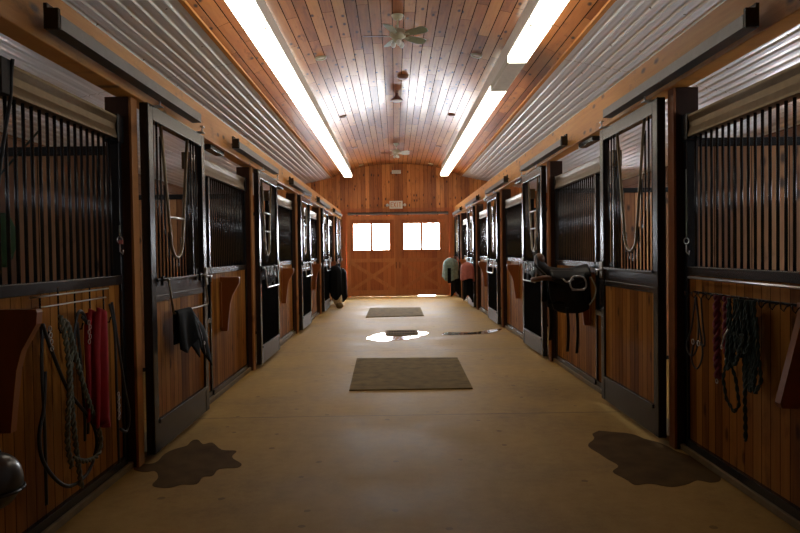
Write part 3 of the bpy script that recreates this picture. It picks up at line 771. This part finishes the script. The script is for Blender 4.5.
# grey green lead rope with knots
root = empty('lead_rope', (x, 3.66, 1.15), 'grey-green twisted lead rope hung in loops between the black reins', 'rope')
mb = MB()
for p in ([(.04, 3.60, 1.18), (.05, 3.64, 1.0), (.05, 3.66, .8), (.05, 3.62, .5), (.05, 3.66, .33)], [(.055, 3.64, 1.14), (.06, 3.70, .98), (.06, 3.80, .75), (.06, 3.93, .52), (.06, 3.99, .40), (.06, 3.95, .31), (.06, 3.8, .32), (.06, 3.66, .38)], [(.045, 3.62, 1.16), (.05, 3.69, 1.05), (.05, 3.67, .8), (.05, 3.70, .5), (.05, 3.75, .24), (.05, 3.77, .18)]):
    twist_rope(mb, [(x+a, y, z) for a, y, z in [tuple(q) for q in smoothpath(p, 5)]], .014, 12)
rel(root, mb).build('rope', 'rope_grey', root)
# black bridle
root = empty('bridle', (x, 3.86, 1.15), 'black bridle with steel bit hung left of the red cloth', 'bridle')
mb = MB()
for p in ([(.02, 3.78, .9), (.03, 3.77, 1.05), (.03, 3.81, 1.17), (.03, 3.88, 1.16), (.03, 3.92, 1.05), (.03, 3.92, .75), (.03, 3.90, .45)], [(.03, 3.80, 1.12), (.03, 3.83, .9), (.03, 3.86, .6), (.03, 3.86, .42)], [(.04, 3.84, 1.15), (.04, 3.95, 1.05), (.04, 3.97, .8), (.04, 3.94, .55)]):
    mb.tube([(x+a, y, z) for a, y, z in [tuple(q) for q in smoothpath(p)]], .013, 8, flat=.5)
rel(root, mb).build('straps', 'leather', root)
mb = MB()
for i in range(5): hook_ring(mb, .055, .03+.012*(i % 2), -.04-.028*i, .013)
mb.build('bit', 'steel', root)
# red cloth
root = empty('red_cloth', (x+.01, 4.0, 1.2), 'bright red folded cloth hanging from the left rail', 'cloth')
def redf(u, v):
    z = 1.21 - .68*v; w = .05 + .045*math.sin(min(1, v*1.4)*PI/2) + .012*math.sin(v*7)
    y = 3.99 + (u-.5)*1.6*w - .03*v; xx = .045 + .030*math.sin(u*13 + v*1.2) * (.5+.5*v) + .03*(1-(2*u-1)**2)
    return (xx, y-4.0, z-1.2 + .03*math.sin(u*5))
MB().sheet(redf, 26, 20, .02).build('front_fold', 'red', root)
MB().sheet(lambda u, v: (redf(u, v)[0]-.035, redf(u, v)[1]-.04+.01*v, redf(u, v)[2]*.93), 20, 16, .014).build('rear_fold', 'red', root)
# black lead with chain at right of the red cloth
root = empty('lead_shank', (x, 4.25, 1.15), 'black lead shank with chain hanging right of the red cloth', 'lead')
mb = MB()
for p in ([(.02, 4.18, 1.19), (.03, 4.22, 1.0), (.03, 4.23, .6), (.03, 4.24, .14)], [(.03, 4.19, 1.2), (.035, 4.25, .95), (.035, 4.35, .6), (.035, 4.41, .42), (.035, 4.36, .32), (.035, 4.26, .36)]):
    mb.tube([(x+a, y, z) for a, y, z in [tuple(q) for q in smoothpath(p)]], .010, 8, flat=.8)
rel(root, mb).build('strap', 'rope_black', root)
mb = MB()
for i in range(7): hook_ring(mb, .045, -.03+.006*(i % 2), -.55-.026*i, .012)
mb.build('chain', 'steel', root)
for o in C.objects:
    if o.type == 'EMPTY' and o.name in ('black_reins', 'lead_rope', 'bridle'): o.location.y -= .09
    if o.name == 'red_cloth': o.location.y -= .08; o.location.z -= .05
    if o.name == 'lead_shank': o.location.y -= .02
# helmet
root = empty('riding_helmet', (-1.785, 2.85, .505), 'black riding helmet hung below the saddle rack, far left edge', 'helmet')
MB().ellipsoid((0, 0, 0), (.108, .12, .13), 24, 16, lambda d: 1. if d.z > -.3 else .93).build('shell', 'helmet', root)
MB().tube([(.110*math.cos(a), .122*math.sin(a), -.035) for a in [i*PI/12 for i in range(25)]], .007, 6).build('trim_band', 'leather', root)
MB().tube(smoothpath([(-.06, .02, .12), (-.09, .05, .18), (-.12, .09, .20), (-.10, .14, .15), (-.03, .12, .06)]), .008, 8).build('chin_strap', 'leather', root)
mb = MB().tube([(-.13, .0, .17), (-.07, .0, .17), (-.07, 0, .09)], .006); mb.build('peg', 'steel', root)
# cord over the grille and green bag behind the bars
tag(MB().tube(smoothpath([(-1.86, 3.20, 2.47), (-1.868, 3.20, 2.40), (-1.87, 3.19, 2.28), (-1.875, 3.15, 2.12), (-1.88, 3.10, 1.9), (-1.88, 3.06, 1.7)]), .009, 8).box(-1.98, -1.868, 3.12, 3.20, 2.29, 2.465, .004).build('looped_cord', 'rope_black'), 'black cord looped over the top of the left foreground bars', 'cord')
root = empty('hay_bag', (-2.25, 3.66, 1.6), 'green hay bag hanging behind the bars at the far left edge', 'bag')
MB().ellipsoid((0, 0, 0), (.10, .11, .16), 20, 14, lambda d: 1+.06*math.sin(9*d.x+3*d.z)+.05*math.sin(11*d.y)).build('bag', 'green', root)
MB().tube([(0, 0, .14), (.02, 0, .35), (.27, 0, .62)], .006).build('string', 'rope_dark', root)
# snap hooks on posts
def tie(side, loc, label, ztop, zlow):
    root = empty('tie_snap', loc, label, 'snap hook', None)
    MB().tube([(0, 0, ztop), (.0, -.004, (ztop+0)/2), (0, 0, .05)], .005).build('cord', 'rope_grey', root)
    mb = MB(); mb.tube([(.018*math.cos(a), 0, .03+.022*math.sin(a)) for a in [i*PI/6 for i in range(13)]], .004); mb.tube([(0, 0, .0), (0, 0, -.05), (.018, 0, -.07), (.022, 0, -.04)], .005)
    mb.build('snap', 'steel', root)
    if side == 'L':
        MB().box(-.004, .024, -.014, -.004, .0, .028, .002).build('tag', 'rose', root)
tie('L', (-1.90, 4.478, 1.58), 'metal snap with pink tag on the nearest left post', .13, 0)
tie('R', (2.12, 4.69, 1.52), 'metal snap on a long cord on the nearest right post', .55, 0)

# ------------------------------------------------------------------ right foreground tack
GX = 2.145; x = GX-.055
root = empty('hanging_bar', (GX, 3.26, 0), 'bright metal bar across the boards, right foreground', 'tack rail')
mb = MB().tube([(-.005, 1.32, 1.285), (-.06, 1.32, 1.29), (-.065, .0, 1.285), (-.065, -.02, 1.27), (-.06, -.02, 1.17), (-.005, -.02, 1.16)], .009); mb.build('bar', 'steel', root)
root = empty('hook_strip', (GX, 3.3, 1.18), 'row of dark hooks under the metal bar on the right', 'hooks')
MB().box(-.002, -.010, 0, 1.30, -.004, .012, .001).build('strip', 'black', root)
for i in range(13):
    y = .05 + i*.104
    MB().tube([(-.01, y, .01), (-.045, y, -.005), (-.06, y, -.03), (-.075, y, -.015), (-.078, y, .012)], .004, 6).build('hook', 'black', root)
# thin halter
root = empty('rope_halter', (x, 4.42, 1.15), 'thin dark halter at the left end of the right hook row', 'halter')
mb = MB()
for p in ([(-.02, 4.44, 1.16), (-.02, 4.50, .95), (-.02, 4.58, .80), (-.02, 4.50, .74), (-.02, 4.42, .82), (-.02, 4.40, 1.0), (-.02, 4.43, 1.16)], [(-.03, 4.42, 1.16), (-.03, 4.36, .95), (-.03, 4.32, .78), (-.03, 4.40, .67), (-.03, 4.48, .72), (-.03, 4.44, .86)], [(-.025, 4.35, 1.16), (-.025, 4.33, 1.0), (-.025, 4.30, .85), (-.025, 4.36, .84)], [(-.03, 4.47, .80), (-.03, 4.40, .86), (-.03, 4.30, .84)]):
    mb.tube([(x+a, y, z) for a, y, z in [tuple(q) for q in smoothpath(p)]], .006, 6)
rel(root, mb).build('straps', 'rope_black', root)
root2 = MB()
for q in ((-.04, .02, -.30), (-.04, -.06, -.30)): hook_ring(root2, *q, .018)
root2.build('ring', 'steel', root)
# maroon braids
for i, (yy, z1, lab) in enumerate(((4.12, .66, 'long maroon braided lead rope, left of the pair on the right wall'), (4.00, .82, 'shorter maroon braided lead rope beside the dark green ropes'))):
    root = empty('braided_lead', (x, yy, 1.17), lab, 'lead rope', 'maroon braided leads on the right hooks')
    mb = twist_rope(MB(), [(-.03, 0, .02), (-.032, .005, -.25), (-.03, -.005, z1-1.17)], .022, 9, 2); mb.build('braid', 'rope_maroon', root)
    mb = twist_rope(MB(), [(-.035, .004, .01), (-.037, .009, -.25), (-.035, -.001, z1-1.16)], .018, 9, 1); mb.build('pale_strand', 'rope_pink', root)
    mb = MB(); hook_ring(mb, -.035, 0, z1-1.19, .014); mb.build('snap', 'steel', root)
# dark green bundle
root = empty('rope_bundle', (x, 3.66, 1.18), 'bundle of dark green ropes looped on the right hooks', 'ropes')
mb = MB(); rnd = random.Random(4)
for i in range(11):
    yc = 3.66 + .022*i; zb = rnd.uniform(.62, .9); w = rnd.uniform(.03, .07); dx = -.02 - .05*rnd.random()
    p = [(dx, yc, 1.19), (dx, yc-w*.5, 1.0), (dx-.01, yc-w, zb+.1), (dx-.01, yc, zb), (dx, yc+w, zb+.1), (dx, yc+w*.5, 1.0), (dx, yc+.005, 1.19)]
    twist_rope(mb, [(x+a, y, z) for a, y, z in [tuple(q) for q in smoothpath(p, 4)]], .011, 10, 2, 5)
twist_rope(mb, [(x-.05, y, z) for y, z in ((3.92, 1.15), (3.93, .85), (3.99, .68), (3.95, .56), (3.86, .50), (3.80, .56), (3.84, .70), (3.9, .8))], .010, 10, 2, 5)
twist_rope(mb, [(x-.05, y, z) for y, z in ((3.74, 1.1), (3.72, .8), (3.74, .6), (3.73, .36))], .012, 10, 2, 5)
twist_rope(mb, [(x-.05, y, z) for y, z in ((3.62, 1.1), (3.60, .9), (3.57, .75), (3.63, .66), (3.66, .8))], .011, 10, 2, 5)
mb = rel(root, mb); mb.v = [(a, b_+.0-.0, c) for a, b_, c in mb.v]; root.location.y = 3.68
mb.build('ropes', 'rope_dark', root)
mb = MB(); mb.tube([(-.07, .30, -.28), (-.075, .26, -.22), (-.075, .22, -.18)], .005); hook_ring(mb, -.07, .31, -.30, .012); mb.build('snap', 'steel', root)

# ------------------------------------------------------------------ blanket bars on the doors
def blanket_bar(side, k, y0=.08, y1=.92):
    S = SIDE[side]; sg = S['sg']; door = DOORS[side, k]; sp = .075
    rod = MB().tube([(sg*.012, y0, 1.31), (sg*.05, y0, 1.315), (sg*.055, y0, 1.29), (sg*sp, y0+.02, 1.07), (sg*sp, y0+.04, 1.055), (sg*sp, y1, 1.055), (sg*sp, y1+.02, 1.07), (sg*.055, y1+.02, 1.29), (sg*.05, y1+.02, 1.315), (sg*.012, y1+.02, 1.31)], .0085, 8).build('blanket_bar', 'steel' if k else 'chan', door)
    part_label(rod, 'shiny swing-down bar')
    for yy in (y0, y1+.02): MB().box(0, sg*.02, yy-.02, yy+.02, 1.27, 1.34, .003).build('bracket', 'black', rod)
blanket_bar('L', 0, .20, 1.10)
for side in 'LR':
    for k in (1, 2, 3): blanket_bar(side, k)
# black cloth over L1 bar
root = empty('black_cloth', (-1.685, 4.95, 1.055), 'black cloth draped over the bar of the nearest left door', 'cloth')
def dr(u, v):
    y = -.02 + .66*u; s = (v-.5)*2; top = .016 - .20*max(0, u-.5)/.5
    drop = .32 if s > 0 else .28
    if s > 0: drop += .05*math.sin(u*8)
    z = top - drop*max(0, abs(s)-.08)
    x_ = math.copysign(min(abs(s)*7, 1)*.016, s)*(1 if s > 0 else .8) + (.016*math.sin(u*15)*s + s*.02 + .03*u*s if s > 0 else .0)
    return (x_, y + .03*math.sin(s*2)*u, z)
MB().sheet(dr, 34, 24, .010).build('pad', 'blackcloth', root)
MB().tube(smoothpath([(.035, .40, -.10), (.055, .46, -.25), (.06, .50, -.34), (.06, .53, -.40)]), .012, 8, flat=.4).build('strap', 'leather', root)
mb = MB(); hook_ring(mb, .066, .49, -.30, .014); mb.build('buckle', 'steel', root)
# straps bundled on the rails of the L2 / R2 doors (halters)
def halter(side, k, label, seed):
    S = SIDE[side]; sg = S['sg']; y = S['y0']+k*S['P']; rnd = random.Random(seed)
    root = empty('halter', (S['x'], y+.45, 1.3), label, 'halter', 'dark halters hung on stall door rails')
    mb = MB()
    for i in range(7):
        yc = -.28 + .09*i; w = rnd.uniform(.04, .08); zb = -rnd.uniform(.12, .26); a = sg*rnd.uniform(.03, .06)
        mb.tube(smoothpath([(sg*.02, yc-w*.3, .03), (a, yc-w, zb*.5), (a, yc, zb), (a, yc+w, zb*.5), (sg*.02, yc+w*.3, .03)], 5), .009, 6)
    mb.build('straps', 'leather', root)
    for i in range(4):
        mb = MB(); hook_ring(mb, sg*.065, -.2+.13*i, -.06-.02*(i % 2), .018); mb.build('ring', 'steel', root)
halter('L', 1, 'dark halter bundled on the rail of the second left door', 3)
halter('R', 1, 'dark halter bundled on the rail of the second right door', 5)

# ------------------------------------------------------------------ saddle on the right rack
root = empty('saddle', (2.12, 7.05, 1.285), 'black english saddle with hanging straps on the right-hand rack', 'saddle')
# long axis along -x (pommel toward aisle), local x from 0 (wall) to -.58
def seat(u, v):
    X_ = -.03 - .56*u; a = (v-.5)*2
    zc = .0 + .055*(1-math.cos((u-.45)*2.6))*1.2 + (.10*max(0, u-.75)/.25 if u > .75 else 0)
    half = .17 - .075*u - .03*max(0, u-.8)
    y = half*math.sin(a*1.45); z = zc - .13*(1-math.cos(a*1.45))
    return (X_, y, z)
MB().sheet(seat, 24, 18, .03).build('seat', 'leather', root)
for s in (-1, 1):
    def flap(u, v, s=s):
        X_ = -.05 - .42*u - .03*math.sin(v*PI)*u + .04*v*u; z = -.03 - (.44-.05*abs(2*u-1)**3)*v
        y = s*(.075 + .10*math.sin(min(1, v*2)*PI/2) - .02*v + .012*math.sin(u*6))
        return (X_, y, z)
    MB().sheet(flap, 20, 18, .014).build('flap', 'leather', root)
    def skirt(u, v, s=s):
        X_ = -.08 - .38*u; z = -.01 - .16*v*(1-.4*(2*u-1)**2); y = s*(.085 + .105*math.sin(min(1, v*1.5)*PI/2))
        return (X_, y, z)
    MB().sheet(skirt, 14, 10, .012).build('skirt', 'leather', root)
    mb = MB()
    st = [(-.20, s*.205, -.07), (-.13, s*.215, -.08), (-.10, s*.22, -.14), (-.11, s*.22, -.20), (-.18, s*.22, -.215), (-.25, s*.22, -.20), (-.27, s*.22, -.14), (-.24, s*.215, -.08), (-.20, s*.205, -.07)]
    mb.tube(smoothpath(st, 4), .009, 8); mb.box(-.25, -.12, s*.205, s*.235, -.225, -.208, .002)
    mb.tube(smoothpath([(-.23, s*.215, -.10), (-.30, s*.215, -.13), (-.34, s*.21, -.10)], 4), .008)
    mb.build('stirrup', 'steel', root)
for (xx, z1) in ((-.19, -.90), (-.29, -.88)):
    MB().sheet(lambda u, v, xx=xx, z1=z1: (xx-.015+.03*u+.01*math.sin(v*3), -.165-.008*math.sin(v*4), -.40+(z1+.40)*v), 3, 12, .006).build('girth_strap', 'leather', root)
MB().sheet(lambda u, v: (-.42+.05*u+.015*math.sin(v*3), .15, -.35-.45*v), 4, 12, .008).build('girth_strap', 'leather', root)
MB().sheet(lambda u, v: (-.03-.46*u, (v-.5)*2*.155*(1 if abs(v-.5) > .1 else 1), .0-.30*abs(v-.5)*2*abs(v-.5)*2-.004-.20*max(0, abs(v-.5)*2-.7)), 10, 16, .012).build('saddle_pad', 'blackcloth', root)
part_label(MB().tube(smoothpath([(-.42, -.17, -.10), (-.52, -.16, -.085), (-.60, -.12, -.10), (-.63, -.04, -.11)]), [.028]*25, 10).build('knee_roll', 'brleather', root), 'brown leather roll')
MB().ellipsoid((-.545, 0, .11), (.055, .085, .07), 16, 10).build('pommel', 'brleather', root)
MB().tube(smoothpath([(-.05, -.225, -.08), (.0, -.23, -.2), (-.02, -.23, -.30), (-.07, -.22, -.38)]), .012, 8, flat=.5).build('pad_binding', 'cream', root)

# ------------------------------------------------------------------ tack at the far end
def draped(name, x0, y0, ztop, sx, sy, drop, mat, label, cat, seed, tilt=0., group=None):
    """blanket thrown over a saddle on a rack: rounded top, folded skirt"""
    root = empty(name, (x0, y0, ztop), label, cat, group); rnd = random.Random(seed); p1, p2 = rnd.uniform(0, 6), rnd.uniform(0, 6)
    n, m = 40, 22; vs = []; H = drop + sy*.45
    def ring(t, inner):
        out = []
        for j in range(n):
            a = 2*PI*j/n
            if t < .4: r = math.sin(t/.4*PI/2); z = -.5*sy*(1-math.cos(t/.4*PI/2))
            else: q = (t-.4)/.6; r = 1+.06*q; z = -.5*sy - (H-.45*sy)*q*(1+.16*math.sin(a*2+p2))
            fold = 1 + .10*max(0, t-.25)*math.sin(a*7+p1) + .05*max(0, t-.3)*math.sin(a*13+p2) - (.05 if inner else 0)
            sag = -.10*math.cos(a)*max(0, t-.3)
            out.append((sy/2*r*fold*math.cos(a)*.98, sx/2*r*fold*math.sin(a), z + sag*sy - (.012 if inner else 0)))
        return out
    for inner in (0, 1):
        for i in range(m+1): vs += ring(max(.02, i/m), inner)
    K = (m+1)*n; fs = []
    for i in range(m):
        for j in range(n):
            a, b2 = i*n+j, i*n+(j+1) % n; fs += [(a, b2, b2+n, a+n), (K+a, K+a+n, K+b2+n, K+b2)]
    for j in range(n): fs.append((m*n+j, m*n+(j+1) % n, K+m*n+(j+1) % n, K+m*n+j))
    fs += [tuple(range(n)), tuple(K+j for j in range(n))]
    MB().add(vs, fs, True).build('cloth', mat, root)
    return root
r = draped('horse_blanket', 1.66, 19.35, 1.30, .50, .48, .40, 'teal', 'grey-green quilted blanket draped by the far right corner', 'blanket', 2)
MB().sheet(lambda u, v: (-.12+.10*u, -.27+.01*math.sin(v*5), -.3-.45*v), 4, 10, .01).build('strap', 'blackcloth', r)
draped('saddle_cloth', 1.80, 19.35, 1.0, .34, .30, .62, 'blackcloth', 'black cloth hanging below the grey-green blanket, far right', 'cloth', 7)
draped('horse_blanket', 1.80, 16.2, 1.22, .34, .34, .26, 'rose', 'dusty rose blanket draped on the fourth right stall door', 'blanket', 4)
root = draped('saddle_cloth', 1.82, 16.2, .98, .24, .24, .55, 'blackcloth', 'black cloth hanging low beyond the dusty rose blanket', 'cloth', 9)
draped('horse_rug', -1.58, 16.9, 1.17, .38, .34, .62, 'blackcloth', 'black rug draped on the fourth left stall door', 'blanket', 5, .1)
draped('horse_rug', -1.58, 18.6, 1.06, .44, .36, .70, 'blackcloth', 'second black rug hanging nearest the far left corner', 'blanket', 6, .12)
root = empty('feed_sack', (-1.62, 18.0, 0), 'beige sack standing below the black rugs at far left', 'sack')
MB().ellipsoid((0, 0, .24), (.13, .12, .25), 20, 14, lambda d: 1+.07*math.sin(5*d.z+4*d.x)-.1*max(0, d.z)).build('bag', 'beige', root)
MB().ellipsoid((0, 0, .50), (.05, .05, .05), 12, 8).build('tied_neck', 'beige', root)
root = empty('feed_sack', (-1.52, 17.4, 0), 'small pale bundle on the floor in front of the beige sack', 'bundle')
MB().ellipsoid((0, 0, .075), (.10, .09, .08), 16, 10, lambda d: 1+.1*math.sin(7*d.x+5*d.y)).build('bag', 'conc2', root)

# ------------------------------------------------------------------ camera
f_, p_, yaw, roll, h_ = 646., -.0228, .0071, -.014, 1.5
cp, sp, cy, sy, cr, sr = math.cos(p_), math.sin(p_), math.cos(yaw), math.sin(yaw), math.cos(roll), math.sin(roll)
F = Vector((sy*cp, cy*cp, sp)); R0 = Vector((cy, -sy, 0)); U0 = R0.cross(F)
R_ = cr*R0 + sr*U0; U_ = -sr*R0 + cr*U0
cam = bpy.data.cameras.new('camera'); co = bpy.data.objects.new('camera', cam); C.objects.link(co)
mw = Matrix((( R_.x, U_.x, -F.x, 0), (R_.y, U_.y, -F.y, 0), (R_.z, U_.z, -F.z, h_), (0, 0, 0, 1)))
co.matrix_world = mw; cam.sensor_width = 36; cam.lens = f_*36/800; cam.clip_start = .05; cam.clip_end = 300
scn.camera = co

# ------------------------------------------------------------------ light: overcast daylight outside, portals in the two windows
wd = bpy.data.worlds.new('overcast'); scn.world = wd; wd.use_nodes = True
bg = wd.node_tree.nodes['Background']; bg.inputs[0].default_value = (.92, .96, 1., 1); bg.inputs[1].default_value = 46.
for i, (a, b2) in enumerate(((-1.41, -.17), (.28, 1.51))):
    l = bpy.data.lights.new('window_portal', 'AREA'); l.shape = 'RECTANGLE'; l.size = b2-a; l.size_y = .90
    l.cycles.is_portal = True
    o = bpy.data.objects.new('window_portal', l); C.objects.link(o); o.location = ((a+b2)/2, D+.02, 2.01)
    o.rotation_euler = (-PI/2, 0, 0)
for (px, py, pz, w1, h1, sgn) in PORT:
    l = bpy.data.lights.new('window_portal', 'AREA'); l.shape = 'RECTANGLE'; l.size = h1; l.size_y = w1; l.cycles.is_portal = True
    o = bpy.data.objects.new('window_portal', l); C.objects.link(o); o.location = (px, py, pz); o.rotation_euler = (0, -sgn*PI/2, 0)
vs_ = scn.view_settings; vs_.view_transform = 'Standard'; vs_.look = 'None'; vs_.gamma = 1; vs_.exposure = .12; vs_.use_curve_mapping = False
try:
    scn.cycles.use_denoising = True; scn.cycles.denoiser = 'OPENIMAGEDENOISE'
    scn.cycles.max_bounces = 10; scn.cycles.diffuse_bounces = 6; scn.cycles.glossy_bounces = 5
except Exception: pass
